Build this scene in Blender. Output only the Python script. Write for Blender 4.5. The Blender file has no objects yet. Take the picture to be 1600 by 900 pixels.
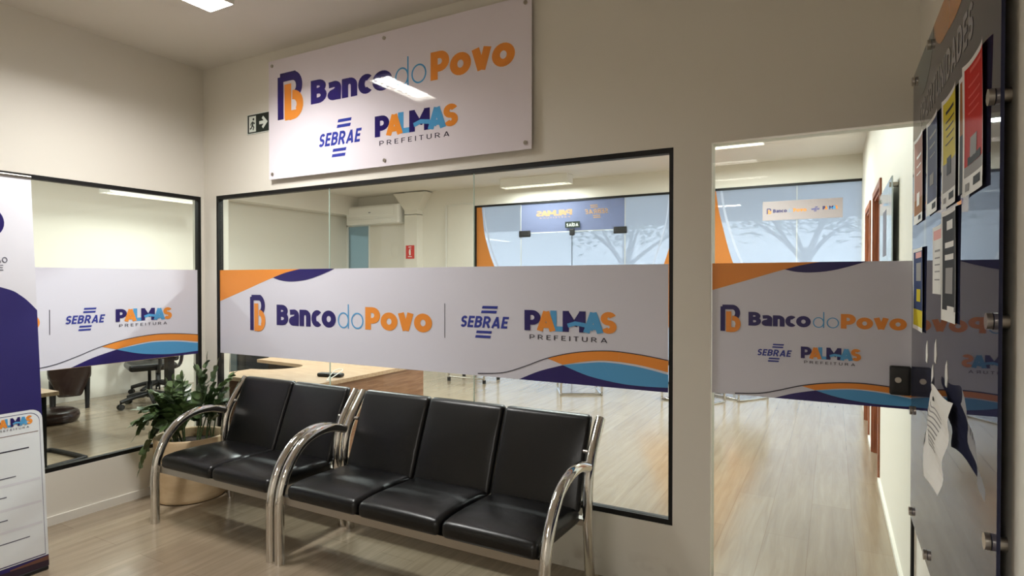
import bpy, bmesh, math, random
from mathutils import Vector, Matrix
random.seed(7)
S = bpy.context.scene
C = S.collection
PI = math.pi

# ---------------------------------------------------------------- camera, sky, exposure
cd = bpy.data.cameras.new('camera'); cam = bpy.data.objects.new('camera', cd); C.objects.link(cam)
cd.sensor_width = 36; cd.lens = 36 * 925.3 / 1600; cd.clip_start = .02
cam.location = (4.0798, -2.7615, 1.45)
cam.rotation_euler = (PI / 2 - .0115, 0, .4967)
S.camera = cam
w = bpy.data.worlds.new('sky'); S.world = w; w.use_nodes = True
wb = w.node_tree.nodes['Background']; wb.inputs[0].default_value = (.80, .89, 1, 1); wb.inputs[1].default_value = 5.2
S.view_settings.view_transform = 'Standard'; S.view_settings.look = 'None'
S.view_settings.gamma = 1; S.view_settings.use_curve_mapping = False
S.view_settings.exposure = 0.0
LOBBY_LAMP, REAR_LAMP, OFFICE_LAMP = 62, 62, 116

# ---------------------------------------------------------------- materials
def srgb(r, g, b):
    f = lambda c: c / 12.92 if c <= .04045 else ((c + .055) / 1.055) ** 2.4
    return (f(r / 255), f(g / 255), f(b / 255), 1)
def P(name, col, rough=.5, metal=0., spec=.5, coat=0.):
    m = bpy.data.materials.new(name); m.use_nodes = True
    b = m.node_tree.nodes['Principled BSDF']
    b.inputs['Base Color'].default_value = srgb(*col); b.inputs['Roughness'].default_value = rough
    b.inputs['Metallic'].default_value = metal; b.inputs['Specular IOR Level'].default_value = spec
    b.inputs['Coat Weight'].default_value = coat
    return m
def nodes(m): return m.node_tree.nodes, m.node_tree.links, m.node_tree.nodes['Principled BSDF']
def bump(m, scale, strength, dist=.01, stretch=None, detail=4):
    N, L, b = nodes(m)
    tc = N.new('ShaderNodeTexCoord'); nz = N.new('ShaderNodeTexNoise'); bp = N.new('ShaderNodeBump')
    nz.inputs['Scale'].default_value = scale; nz.inputs['Detail'].default_value = detail
    bp.inputs['Strength'].default_value = strength; bp.inputs['Distance'].default_value = dist
    src = tc.outputs['Object']
    if stretch:
        mp = N.new('ShaderNodeMapping'); mp.inputs['Scale'].default_value = stretch
        L.new(src, mp.inputs[0]); src = mp.outputs[0]
    L.new(src, nz.inputs['Vector']); L.new(nz.outputs[0], bp.inputs['Height']); L.new(bp.outputs[0], b.inputs['Normal'])
    return m
def mottle(m, c1, c2, scale, stretch=(1, 1, 1), lo=.35, hi=.65, detail=6):
    N, L, b = nodes(m)
    tc = N.new('ShaderNodeTexCoord'); mp = N.new('ShaderNodeMapping'); nz = N.new('ShaderNodeTexNoise'); rp = N.new('ShaderNodeValToRGB')
    mp.inputs['Scale'].default_value = stretch; nz.inputs['Scale'].default_value = scale; nz.inputs['Detail'].default_value = detail
    rp.color_ramp.elements[0].position = lo; rp.color_ramp.elements[1].position = hi
    rp.color_ramp.elements[0].color = srgb(*c1); rp.color_ramp.elements[1].color = srgb(*c2)
    L.new(tc.outputs['Object'], mp.inputs[0]); L.new(mp.outputs[0], nz.inputs['Vector'])
    L.new(nz.outputs[0], rp.inputs[0]); L.new(rp.outputs[0], b.inputs['Base Color'])
    return m
def glass(name, tint, ior=1.5, haze=0., haze_col=(1, 1, 1)):
    m = bpy.data.materials.new(name); m.use_nodes = True
    N, L = m.node_tree.nodes, m.node_tree.links; N.clear()
    out = N.new('ShaderNodeOutputMaterial'); mix = N.new('ShaderNodeMixShader'); tr = N.new('ShaderNodeBsdfTransparent')
    gl = N.new('ShaderNodeBsdfGlossy'); fr = N.new('ShaderNodeFresnel'); ge = N.new('ShaderNodeNewGeometry'); mu = N.new('ShaderNodeMath'); inv = N.new('ShaderNodeMath')
    tr.inputs[0].default_value = srgb(*tint); gl.inputs['Roughness'].default_value = 0.01; fr.inputs['IOR'].default_value = ior
    inv.operation = 'SUBTRACT'; inv.inputs[0].default_value = 1; L.new(ge.outputs['Backfacing'], inv.inputs[1])
    mu.operation = 'MULTIPLY'; L.new(fr.outputs[0], mu.inputs[0]); L.new(inv.outputs[0], mu.inputs[1])
    base = tr.outputs[0]
    if haze:
        tl = N.new('ShaderNodeBsdfTranslucent'); tl.inputs[0].default_value = srgb(*haze_col); m2 = N.new('ShaderNodeMixShader')
        m2.inputs[0].default_value = haze; L.new(base, m2.inputs[1]); L.new(tl.outputs[0], m2.inputs[2]); base = m2.outputs[0]
    L.new(mu.outputs[0], mix.inputs[0]); L.new(base, mix.inputs[1]); L.new(gl.outputs[0], mix.inputs[2]); L.new(mix.outputs[0], out.inputs[0])
    return m
def translucent(name, col, mixf=.6):
    m = bpy.data.materials.new(name); m.use_nodes = True
    N, L = m.node_tree.nodes, m.node_tree.links; N.clear()
    out = N.new('ShaderNodeOutputMaterial'); mix = N.new('ShaderNodeMixShader'); d = N.new('ShaderNodeBsdfDiffuse'); t = N.new('ShaderNodeBsdfTranslucent')
    d.inputs[0].default_value = srgb(*col); t.inputs[0].default_value = srgb(*col); mix.inputs[0].default_value = mixf
    L.new(d.outputs[0], mix.inputs[1]); L.new(t.outputs[0], mix.inputs[2]); L.new(mix.outputs[0], out.inputs[0]); return m
def emit(name, col, s):
    m = bpy.data.materials.new(name); m.use_nodes = True; N, L, b = nodes(m)
    b.inputs['Base Color'].default_value = srgb(*col); b.inputs['Emission Color'].default_value = srgb(*col); b.inputs['Emission Strength'].default_value = s
    return m
WALL = bump(P('painted_wall', (224, 219, 208), .55), 160, .06, .004)
CEIL = bump(P('painted_ceiling', (228, 222, 212), .8), 120, .05, .004)
BASE = P('baseboard_paint', (226, 222, 212), .4)
BLK = P('black_aluminium', (11, 10, 10), .5, 0, .3)
BLKP = bump(P('black_plastic', (20, 20, 22), .42), 300, .04, .001)
CHROME = P('chrome', (214, 212, 208), .09, 1)
STEEL = P('brushed_steel', (178, 172, 164), .28, 1)
RAIL = P('satin_steel_rail', (176, 172, 166), .3, 1)
VINYL = bump(P('black_vinyl', (9, 9, 10), .33, 0, .38), 26, .10, .006, None, 8)
LEATHER = bump(P('brown_leather', (44, 30, 27), .25), 200, .1, .002)
POT = bump(mottle(P('beige_pot', (205, 178, 140), .5), (196, 168, 130), (214, 190, 154), 5, (1, 1, 3)), 90, .08, .004)
SOIL = bump(P('soil', (38, 28, 22), .95), 60, .8, .02)
LEAF = mottle(P('leaf_green', (50, 70, 40), .3, 0, .5), (44, 64, 38), (96, 118, 72), 9)
STEM = P('stem_green', (62, 78, 44), .5)
WOOD = mottle(P('desk_wood', (178, 148, 118), .4), (168, 136, 106), (188, 160, 130), 6, (1, 12, 12))
WOOD2 = mottle(P('desk_side_wood', (138, 100, 74), .45), (126, 88, 64), (152, 114, 86), 6, (1, 1, 14))
DOORWOOD = mottle(P('door_wood', (138, 78, 48), .4), (120, 66, 40), (156, 92, 58), 8, (10, 10, 1))
WHITEP = P('white_plastic', (232, 230, 224), .35)
WHITEM = P('white_enamel', (236, 234, 228), .3)
LOUV = P('louver_aluminium', (220, 220, 218), .15, 1)
TUBE = emit('fluorescent_tube', (255, 250, 240), 9)
GLASS = glass('clear_glass', (243, 247, 244), 1.38)
GLASSEDGE = P('glass_edge', (196, 214, 206), .2)
SHOPGLASS = glass('film_glass', (243, 244, 248), 1.4, .72, (238, 240, 248))
FILM = P('white_film', (218, 217, 228), .35, 0, .4)
NAVY = P('navy_print', (38, 28, 96), .35, 0, .4)
ORANGE = P('orange_print', (236, 146, 58), .35, 0, .4)
SKYB = P('light_blue_print', (84, 160, 212), .35, 0, .4)
GREYINK = P('grey_ink', (96, 96, 112), .5)
DARKINK = P('dark_ink', (46, 42, 60), .5)
SEBB = P('blue_print', (52, 62, 150), .35, 0, .4)
SIGN = P('sign_acrylic', (232, 224, 232), .03, 0, .6)
gloss = lambda m, n: (lambda k: (setattr(k, 'name', n), [setattr(k.node_tree.nodes['Principled BSDF'].inputs['Roughness'], 'default_value', .04)], k)[2])(m.copy())
S_NAVY, S_OR, S_BLUE, S_SEB, S_DARK = gloss(NAVY, 'sign_navy'), gloss(ORANGE, 'sign_orange'), gloss(SKYB, 'sign_light_blue'), gloss(SEBB, 'sign_blue'), gloss(DARKINK, 'sign_dark')
BOARD = P('board_acrylic', (44, 46, 68), .02, 0, .5)
B_OR, B_TEAL, B_TXT = P('board_orange', (190, 118, 48), .025), P('board_teal', (64, 96, 108), .025), P('board_title', (140, 138, 146), .025)
for m_ in (BOARD, B_OR, B_TEAL, B_TXT): m_.node_tree.nodes['Principled BSDF'].inputs['IOR'].default_value = 1.24
PAPER = P('paper_white', (226, 222, 216), .6)

def floor_mat():
    m = P('wood_vinyl_floor', (190, 172, 150), .2, 0, .75); N, L, b = nodes(m)
    tc = N.new('ShaderNodeTexCoord'); mp = N.new('ShaderNodeMapping'); mp.inputs['Rotation'].default_value = (0, 0, PI / 2); mp.inputs['Location'].default_value = (.3, -.176 + .223 * 20, 0)
    br = N.new('ShaderNodeTexBrick'); L.new(tc.outputs['Object'], mp.inputs[0]); L.new(mp.outputs[0], br.inputs['Vector'])
    br.inputs['Scale'].default_value = 1; br.inputs['Brick Width'].default_value = 1.25; br.inputs['Row Height'].default_value = .223
    br.inputs['Mortar Size'].default_value = .0012; br.inputs['Mortar Smooth'].default_value = .2; br.inputs['Bias'].default_value = 0
    br.inputs['Color1'].default_value = srgb(160, 147, 129); br.inputs['Color2'].default_value = srgb(151, 137, 119); br.inputs['Mortar'].default_value = srgb(128, 112, 94)
    mp2 = N.new('ShaderNodeMapping'); mp2.inputs['Scale'].default_value = (14, .9, 1); L.new(tc.outputs['Object'], mp2.inputs[0])
    nz = N.new('ShaderNodeTexNoise'); nz.inputs['Scale'].default_value = 1.6; nz.inputs['Detail'].default_value = 8; nz.inputs['Roughness'].default_value = .65; nz.inputs['Distortion'].default_value = .6
    L.new(mp2.outputs[0], nz.inputs['Vector'])
    rp = N.new('ShaderNodeValToRGB'); rp.color_ramp.elements[0].position = .3; rp.color_ramp.elements[1].position = .72
    rp.color_ramp.elements[0].color = srgb(220, 214, 205); rp.color_ramp.elements[1].color = srgb(255, 252, 246)
    L.new(nz.outputs[0], rp.inputs[0])
    mx = N.new('ShaderNodeMix'); mx.data_type = 'RGBA'; mx.blend_type = 'MULTIPLY'; mx.inputs[0].default_value = 1
    L.new(br.outputs['Color'], mx.inputs[6]); L.new(rp.outputs[0], mx.inputs[7]); L.new(mx.outputs[2], b.inputs['Base Color'])
    n2 = N.new('ShaderNodeTexNoise'); n2.inputs['Scale'].default_value = 2.2; n2.inputs['Detail'].default_value = 3; L.new(tc.outputs['Object'], n2.inputs['Vector'])
    mr = N.new('ShaderNodeMapRange'); mr.inputs[3].default_value = .12; mr.inputs[4].default_value = .24; L.new(n2.outputs[0], mr.inputs[0]); L.new(mr.outputs[0], b.inputs['Roughness'])
    ad = N.new('ShaderNodeMath'); ad.operation = 'MULTIPLY_ADD'; ad.inputs[1].default_value = 2.2; L.new(n2.outputs[0], ad.inputs[0]); L.new(nz.outputs[0], ad.inputs[2])
    bp = N.new('ShaderNodeBump'); bp.inputs['Strength'].default_value = .10; bp.inputs['Distance'].default_value = .004
    L.new(ad.outputs[0], bp.inputs['Height']); L.new(bp.outputs[0], b.inputs['Normal'])
    return m
FLOOR = floor_mat()

# ---------------------------------------------------------------- mesh helpers
class MB:
    def __init__(s): s.v = []; s.f = []; s.m = []; s.sm = []
    def add(s, vs, fs, mi=0, smooth=False):
        o = len(s.v); s.v += [tuple(v) for v in vs]
        for f in fs: s.f.append([i + o for i in f]); s.m.append(mi); s.sm.append(smooth)
        return s
    def box(s, x0, x1, y0, y1, z0, z1, mi=0):
        vs = [(x, y, z) for z in (z0, z1) for y in (y0, y1) for x in (x0, x1)]
        return s.add(vs, [(0, 2, 3, 1), (4, 5, 7, 6), (0, 1, 5, 4), (2, 6, 7, 3), (0, 4, 6, 2), (1, 3, 7, 5)], mi)
    def rbox(s, x0, x1, y0, y1, z0, z1, r=.01, seg=3, mi=0, fn=None, n=5):
        # rounded box; fn warps a point, n adds divisions to the flats
        c = Vector(((x0 + x1) / 2, (y0 + y1) / 2, (z0 + z1) / 2)); h = Vector(((x1 - x0) / 2, (y1 - y0) / 2, (z1 - z0) / 2))
        def ticks(hh):
            a = [-hh + r * (1 - math.cos(i / seg * PI / 2)) for i in range(seg + 1)]
            mid = [(-hh + r) + (2 * hh - 2 * r) * i / n for i in range(1, n)]
            return a + mid + [-t for t in reversed(a)]
        T = [ticks(h[i]) for i in range(3)]; vid = {}; vs = []; fs = []
        def V(i, j, k):
            if (i, j, k) in vid: return vid[(i, j, k)]
            p = Vector((T[0][i], T[1][j], T[2][k]))
            q = Vector([max(-h[a] + r, min(h[a] - r, p[a])) for a in range(3)]); d = p - q
            if d.length > 1e-9:
                d2 = d.copy()
                for a in range(3):
                    t = min(1, abs(d[a]) / r); d2[a] = math.copysign(t, d[a])
                l = d2.length; mx = max(abs(d2.x), abs(d2.y), abs(d2.z)); p = q + d2.normalized() * r * (1 if mx > .999 else mx)
            p = p + c
            if fn: p = fn(p)
            vs.append(tuple(p)); vid[(i, j, k)] = len(vs) - 1; return vid[(i, j, k)]
        nx, ny, nz = [len(t) - 1 for t in T]
        for k in (0, nz):
            for i in range(nx):
                for j in range(ny):
                    q = [V(i, j, k), V(i + 1, j, k), V(i + 1, j + 1, k), V(i, j + 1, k)]; fs.append(q if k else q[::-1])
        for j in (0, ny):
            for i in range(nx):
                for k in range(nz):
                    q = [V(i, j, k), V(i + 1, j, k), V(i + 1, j, k + 1), V(i, j, k + 1)]; fs.append(q[::-1] if j else q)
        for i in (0, nx):
            for j in range(ny):
                for k in range(nz):
                    q = [V(i, j, k), V(i, j + 1, k), V(i, j + 1, k + 1), V(i, j, k + 1)]; fs.append(q if i else q[::-1])
        return s.add(vs, fs, mi, True)
    def tube(s, pts, r, seg=14, mi=0, cap=True):
        pts = [Vector(p) for p in pts]; rs = r if isinstance(r, (list, tuple)) else [r] * len(pts)
        vs = []; fs = []; prev = None
        for i, p in enumerate(pts):
            t = (pts[min(i + 1, len(pts) - 1)] - pts[max(i - 1, 0)]).normalized()
            if prev is None:
                a = Vector((1, 0, 0)) if abs(t.x) < .9 else Vector((0, 1, 0)); u = t.cross(a).normalized()
            else: u = (prev - t * prev.dot(t)).normalized()
            prev = u; v = t.cross(u)
            for k in range(seg):
                a = 2 * PI * k / seg; vs.append(p + (u * math.cos(a) + v * math.sin(a)) * rs[i])
        for i in range(len(pts) - 1):
            for k in range(seg):
                a, b = i * seg + k, i * seg + (k + 1) % seg; fs.append((a, b, b + seg, a + seg))
        s.add(vs, fs, mi, True)
        if cap:
            s.add(vs[:seg], [list(range(seg))[::-1]], mi); s.add(vs[-seg:], [list(range(seg))], mi)
        return s
    def lathe(s, prof, cx, cy, seg=40, mi=0, z0=0, smooth=True):
        vs = []; fs = []
        for (r, z) in prof:
            for k in range(seg): a = 2 * PI * k / seg; vs.append((cx + r * math.cos(a), cy + r * math.sin(a), z + z0))
        for i in range(len(prof) - 1):
            for k in range(seg):
                a, b = i * seg + k, i * seg + (k + 1) % seg; fs.append((a, b, b + seg, a + seg))
        return s.add(vs, fs, mi, smooth)
    def prism(s, poly, z0, z1, mi=0, mi_side=None):
        n = len(poly); vs = [(x, y, z0) for x, y in poly] + [(x, y, z1) for x, y in poly]
        s.add(vs, [list(range(n))[::-1], list(range(n, 2 * n))], mi)
        return s.add(vs, [(i, (i + 1) % n, n + (i + 1) % n, n + i) for i in range(n)], mi if mi_side is None else mi_side)
    def build(s, name, mats, parent=None):
        me = bpy.data.meshes.new(name); me.from_pydata(s.v, [], s.f)
        for m in (mats if isinstance(mats, (list, tuple)) else [mats]): me.materials.append(m)
        for p, mi, sm in zip(me.polygons, s.m, s.sm): p.material_index = mi; p.use_smooth = sm
        me.update(); o = bpy.data.objects.new(name, me); C.objects.link(o)
        if parent is not None:
            o.parent = parent
        return o
def smooth_path(pts, n=8):
    P_ = [Vector(p) for p in pts]; out = []
    for i in range(len(P_) - 1):
        p0, p1, p2, p3 = P_[max(i - 1, 0)], P_[i], P_[i + 1], P_[min(i + 2, len(P_) - 1)]
        for k in range(n):
            t = k / n; out.append(.5 * ((2 * p1) + (p2 - p0) * t + (2 * p0 - 5 * p1 + 4 * p2 - p3) * t * t + (3 * p1 - p0 - 3 * p2 + p3) * t ** 3))
    out.append(P_[-1]); return out
def curve2(pts, n=8): return [(p.x, p.y) for p in smooth_path([(x, y, 0) for x, y in pts], n)]

def tag(o, label=None, cat=None, group=None, kind=None):
    if label: o['label'] = label
    if cat: o['category'] = cat
    if group: o['group'] = group
    if kind: o['kind'] = kind
    return o
def empty(name, loc, label, cat, group=None, rz=0):
    o = bpy.data.objects.new(name, None); C.objects.link(o); o.location = loc; o.rotation_euler.z = rz; o.empty_display_size = .1
    return tag(o, label, cat, group)
def struct(name, mb, mats, parent=None):
    o = mb.build(name, mats, parent)
    if parent is None: o['kind'] = 'structure'
    return o
def world_part(mb, name, mats, root):
    # a part modelled in world coordinates under an unrotated root
    d = Vector(root.location); mb.v = [tuple(Vector(v) - d) for v in mb.v]
    return mb.build(name, mats, root)

# ---------------------------------------------------------------- lettering and prints
def arc(cx, cy, rx, ry, a0, a1, n=10):
    return [(cx + rx * math.cos(math.radians(a0 + (a1 - a0) * i / n)), cy + ry * math.sin(math.radians(a0 + (a1 - a0) * i / n))) for i in range(n + 1)]
def glyph(ch, w):
    """strokes (centre lines) of a letter of cap height 1 with stroke weight w, and its width"""
    h = w / 2; X = .79 if w > .12 else .72
    def bowl(x1, W, zt, zb): return [(h, zt), (x1, zt)] + arc(x1, (zt + zb) / 2, W - h - x1, (zt - zb) / 2, 90, -90) + [(h, zb)]
    if ch == 'B':
        W = .66; m = .53
        return [[(h, 0), (h, 1)], bowl(.3, W - .03, 1 - h, m), bowl(.32, W, m, h)], W
    if ch == 'P': return [[(h, 0), (h, 1)], bowl(.32, .66, 1 - h, .40)], .66
    if ch == 'R': return [[(h, 0), (h, 1)], bowl(.3, .64, 1 - h, .45), [(.34, .45), (.68 - h * .6, 0)]], .70
    if ch == 'D': return [[(h, 0), (h, 1)], bowl(.3, .74, 1 - h, h)], .74
    if ch == 'S':
        W = .58; r = (1 - w) / 4; cx = W / 2; rx = W / 2 - h
        return [arc(cx, 1 - h - r, rx, r, 25, 270, 14) + arc(cx, h + r, rx, r, 90, -155, 14)[1:]], W
    if ch == 'E': return [[(h, 0), (h, 1)], [(h, 1 - h), (.54, 1 - h)], [(h, .51), (.49, .51)], [(h, h), (.54, h)]], .54
    if ch == 'F': return [[(h, 0), (h, 1)], [(h, 1 - h), (.54, 1 - h)], [(h, .5), (.49, .5)]], .52
    if ch == 'L': return [[(h, 1), (h, 0)], [(h, h), (.52, h)]], .52
    if ch == 'I': return [[(h, 0), (h, 1)]], w
    if ch == 'T': return [[(.3, 0), (.3, 1)], [(0, 1 - h), (.6, 1 - h)]], .6
    if ch == 'U': return [[(h, 1), (h, .3)] + arc(.34, .3 + 0, .34 - h, .3 - h, 180, 360) + [(.68 - h, 1)]], .68
    if ch == 'N': return [[(h, 0), (h, 1)], [(h, 1 - h * .3), (.72 - h, h * .3)], [(.72 - h, 0), (.72 - h, 1)]], .72
    if ch == 'M': return [[(h, 0), (h, 1)], [(h, 1 - h * .6), (.44, .3)], [(.44, .3), (.88 - h, 1 - h * .6)], [(.88 - h, 0), (.88 - h, 1)]], .88
    if ch == 'A': return [[(h * 1.05, 0), (.39, 1 - h * .4)], [(.39, 1 - h * .4), (.78 - h * 1.05, 0)], [(.2, .27), (.58, .27)]], .78
    if ch == 'Í': return [[(h, 0), (h, 1)], [(h, 1.08), (h + .12, 1.25)]], w
    if ch == 'O': return [arc(.4, .5, .4 - h, .5 - h, 0, 360, 28)], .8
    if ch == '-': return [[(.02, .42), (.3, .42)]], .32
    if ch == 'o': return [arc(.31 + w * .2, X / 2, .31 + w * .2 - h, X / 2 - h, 0, 360, 24)], .62 + w * .4
    if ch == 'c': return [arc(.3, X / 2, .3 - h, X / 2 - h, 48, 312, 18)], .5
    if ch == 'd': return [arc(.3, X / 2, .3 - h, X / 2 - h, 0, 360, 24), [(.6 - h, 0), (.6 - h, 1.08)]], .6
    if ch == 'n': return [[(h, 0), (h, X)], [(h, .36)] + arc(.3, X - h - .2, .3 - h, .2, 180, 0) + [(.6 - h, 0)]], .6
    if ch == 'v': return [[(h * .95, X), (.32, h * .3)], [(.32, h * .3), (.64 - h * .95, X)]], .64
    if ch == 'a':
        return [[(.05, X - h * 1.15)] + arc(.27, X - h - .17, .27 - h * .9, .17, 100, 0) + [(.54 - h, 0)], [(.54 - h, X * .56)] + arc(.25, X * .29, .25 - h, X * .29 - h, 80, 280, 12) + [(.54 - h, h * 1.3)]], .54
    return [], .32
def ribbon(pl, w, closed=False):
    n = len(pl); L_ = []; R_ = []; h = w / 2
    closed = n > 4 and math.hypot(pl[0][0] - pl[-1][0], pl[0][1] - pl[-1][1]) < 1e-6
    for i, p in enumerate(pl):
        a = pl[i - 1] if i else (pl[-2] if closed else None); b = pl[i + 1] if i < n - 1 else (pl[1] if closed else None)
        d1 = Vector((p[0] - a[0], p[1] - a[1])).normalized() if a else None; d2 = Vector((b[0] - p[0], b[1] - p[1])).normalized() if b else None
        d1 = d1 or d2; d2 = d2 or d1; t = d1 + d2
        t = t.normalized() if t.length > 1e-6 else d1
        nrm = Vector((-t.y, t.x)); k = h / max(.45, nrm.dot(Vector((-d1.y, d1.x))))
        L_.append((p[0] + nrm.x * k, p[1] + nrm.y * k)); R_.append((p[0] - nrm.x * k, p[1] - nrm.y * k))
    # where the bend is tighter than the stroke, the inner side folds back: hold it still
    for A in (L_, R_):
        for i in range(n - 1):
            dx, dy = pl[i + 1][0] - pl[i][0], pl[i + 1][1] - pl[i][1]
            if (A[i + 1][0] - A[i][0]) * dx + (A[i + 1][1] - A[i][1]) * dy <= 0: A[i + 1] = A[i]
    return [[L_[i], R_[i], R_[i + 1], L_[i + 1]] for i in range(n - 1)]
class Print:
    """flat artwork: polygons (u, v) with material slot and layer"""
    def __init__(s): s.p = []
    def poly(s, pts, mi, layer=1): s.p.append((list(pts), mi, layer)); return s
    def rect(s, u0, u1, v0, v1, mi, layer=1): return s.poly([(u0, v0), (u1, v0), (u1, v1), (u0, v1)], mi, layer)
    def line(s, pts, w, mi, layer=1):
        for q in ribbon(pts, w): s.poly(q, mi, layer)
        return s
    def band(s, top, bot, mi, layer=1, n=28):
        """area between two curves given as functions of a common parameter"""
        for i in range(len(top) - 1): s.poly([bot[i], bot[i + 1], top[i + 1], top[i]], mi, layer)
        return s
    def text(s, txt, u0, v0, cap, mi, w=.2, width=None, gap=.1, shear=0, layer=2, slope=0):
        adv = 0; G = []
        for k, ch in enumerate(txt):
            st, W = glyph(ch, w); G.append((adv, st, mi[k] if isinstance(mi, (list, tuple)) else mi)); adv += W + gap
        adv -= gap; sx = (width / adv) if width else cap
        for a, st, m in G:
            for pl in st:
                for q in ribbon(pl, w):
                    s.poly([(u0 + (x + a) * sx + y * cap * shear, v0 + y * cap + slope * (x + a) * sx) for x, y in q], m, layer)
        return s
    def build(s, name, mats, fn, parent=None, mb=None):
        b = mb or MB(); cnt = 0
        for pts, mi, ly in s.p:
            # keep a consistent facing
            ar = sum(pts[i][0] * pts[(i + 1) % len(pts)][1] - pts[(i + 1) % len(pts)][0] * pts[i][1] for i in range(len(pts)))
            if ar < 0: pts = pts[::-1]
            cnt = (cnt + 1) % 90
            b.add([fn(u, v, ly + cnt * .006) for u, v in pts], [list(range(len(pts)))], mi)
        return b.build(name, mats, parent)
# slots: 0 white, 1 navy, 2 orange, 3 light blue, 4 blue, 5 dark
PRINTM = [FILM, NAVY, ORANGE, SKYB, SEBB, DARKINK]
def icon(p, u0, v0, W, H):
    """the two-tone initial: a navy P outline holding an orange b"""
    f = lambda x, y: (u0 + x * W, v0 + y * H)
    def bl(pts, w, mi, ly):
        for q in ribbon(pts, w): p.poly([f(x, y) for x, y in q], mi, ly)
    k = H / W
    g = lambda pts: [(x, y * k) for x, y in pts]
    def bl2(pts, w, mi, ly):
        for q in ribbon(g(pts), w): p.poly([(u0 + x * W, v0 + y * W) for x, y in q], mi, ly)
    bl2([(.12, 0), (.12, .945)], .24, 1, 3)
    bl2([(.10, .925), (.6, .925)] + arc(.6, .70, .27, .225, 90, -75, 14), .25, 1, 3)
    bl2([(.42, 0), (.42, .76)], .27, 2, 4)
    bl2([(.3, .065), (.62, .065)] + arc(.62, .285, .28, .220, -90, 95, 14), .26, 2, 4)
def bancodopovo(p, u0, v0, width, cap, slope=0):
    k = width / 1.295
    p.text('Banco', u0, v0, cap, 1, .25, .545 * k, .035)
    p.text('do', u0 + .562 * k, v0, cap * 1.02, 3, .06, .214 * k, .12)
    p.text('Povo', u0 + .790 * k, v0, cap, 2, .255, .505 * k, .02)
def cross_logo(p, u0, v0, width, H, mi=4):
    """lettering with slanted bars above and below"""
    cap = H * .36; m = v0 + (H - cap) / 2
    p.text('SEBRAE', u0, m, cap, mi, .2, width * .93, .1, .22)
    bw = width * .30; bh = H * .082
    for y, o in ((H - bh, .17), (H - 2.75 * bh, .14), (1.75 * bh, -.02), (0, -.05)):
        x = u0 + width * (.34 + o * .62); p.poly([(x, v0 + y), (x + bw, v0 + y), (x + bw + bh * .3, v0 + y + bh), (x + bh * .3, v0 + y + bh)], mi, 2)
def palmas(p, u0, v0, width, H, sub=True):
    """colourful overlapping letters with the small line below"""
    cap = H * .70; b = v0 + H - cap; sx = width / 3.62
    for ch, a, mi, ly in (('P', 0, 1, 4), ('A', .50, 2, 3), ('L', 1.06, 3, 2), ('M', 1.55, 1, 3), ('A', 2.33, 3, 4), ('S', 2.99, 2, 3)):
        st, W = glyph(ch, .245)
        for pl in st:
            for q in ribbon(pl, .245): p.poly([(u0 + (x + a) * sx * 1.03, b + y * cap) for x, y in q], mi, ly)
    p.line([(u0 + 1.8 * sx, b + cap * .3), (u0 + 2.1 * sx, b + cap * .42), (u0 + 2.45 * sx, b + cap * .36), (u0 + 2.8 * sx, b + cap * .18)], cap * .2, 3, 5)
    if sub: p.text('PREFEITURA', u0 + width * .06, v0, H * .16, 5, .13, width * .86, .42)
def waves_low(p, x0, x1, z0, kz=1.):
    """the swoosh at the lower right of each film; x0..x1 span, z0 bottom edge"""
    X = lambda t: x0 + (x1 - x0) * t
    line = curve2([(0, .012), (.15, .028), (.27, .068), (.403, .122), (.55, .160), (.712, .178), (.86, .170), (1, .150)])
    top = curve2([(.403, .122), (.55, .160), (.712, .178), (.86, .170), (1, .150)], 10)
    bot = curve2([(.487, .094), (.60, .118), (.712, .130), (.86, .120), (1, .094)], 10)
    f = lambda pts: [(X(t), z0 + z * kz) for t, z in pts]
    p.band(f(top), f(bot), 2, 2); p.line(f(line), .0045, 5, 3)
    btop = curve2([(.487, .092), (.60, .110), (.712, .121), (.86, .110), (1, .083)], 10)
    bbot = curve2([(.487, .092), (.62, .048), (.77, .024), (.88, .019), (1, .022)], 10)
    p.band(f(btop), f(bbot), 3, 2)
    ntop = curve2([(.245, 0), (.36, .052), (.487, .092)], 10); p.band(f(ntop), [(q[0], z0) for q in f(ntop)], 1, 2)
    p.band(f(bbot), [(q[0], z0) for q in f(bbot)], 1, 2)
def waves_top(p, x0, x1, ztop, drop):
    """orange and navy shapes at the upper left of a film; x1 is the right tip of the navy"""
    X = lambda t: x0 + (x1 - x0) * t; k = drop / .225
    e = curve2([(0, -.225), (.25, -.14), (.50, -.055), (.70, -.012), (.76, 0)], 10); f = lambda pts: [(X(t), ztop + z * k) for t, z in pts]
    p.band([(q[0], ztop) for q in f(e)], f(e), 2, 1)
    nt = curve2([(.495, -.056), (.60, -.024), (.72, 0)], 8); nt += [(.72 + .28 * i / 8, 0) for i in range(1, 9)]
    nb0 = curve2([(.495, -.056), (.57, -.076), (.665, -.082), (.78, -.070), (.89, -.040), (1, 0)], 20)
    # resample the lower edge on the upper edge's stations
    def at(x):
        for a, b in zip(nb0, nb0[1:]):
            if a[0] <= x <= b[0] + 1e-9: return a[1] + (b[1] - a[1]) * (x - a[0]) / max(1e-9, b[0] - a[0])
        return 0
    p.band(f(nt), f([(x, at(x)) for x, _ in nt]), 1, 2)

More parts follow.
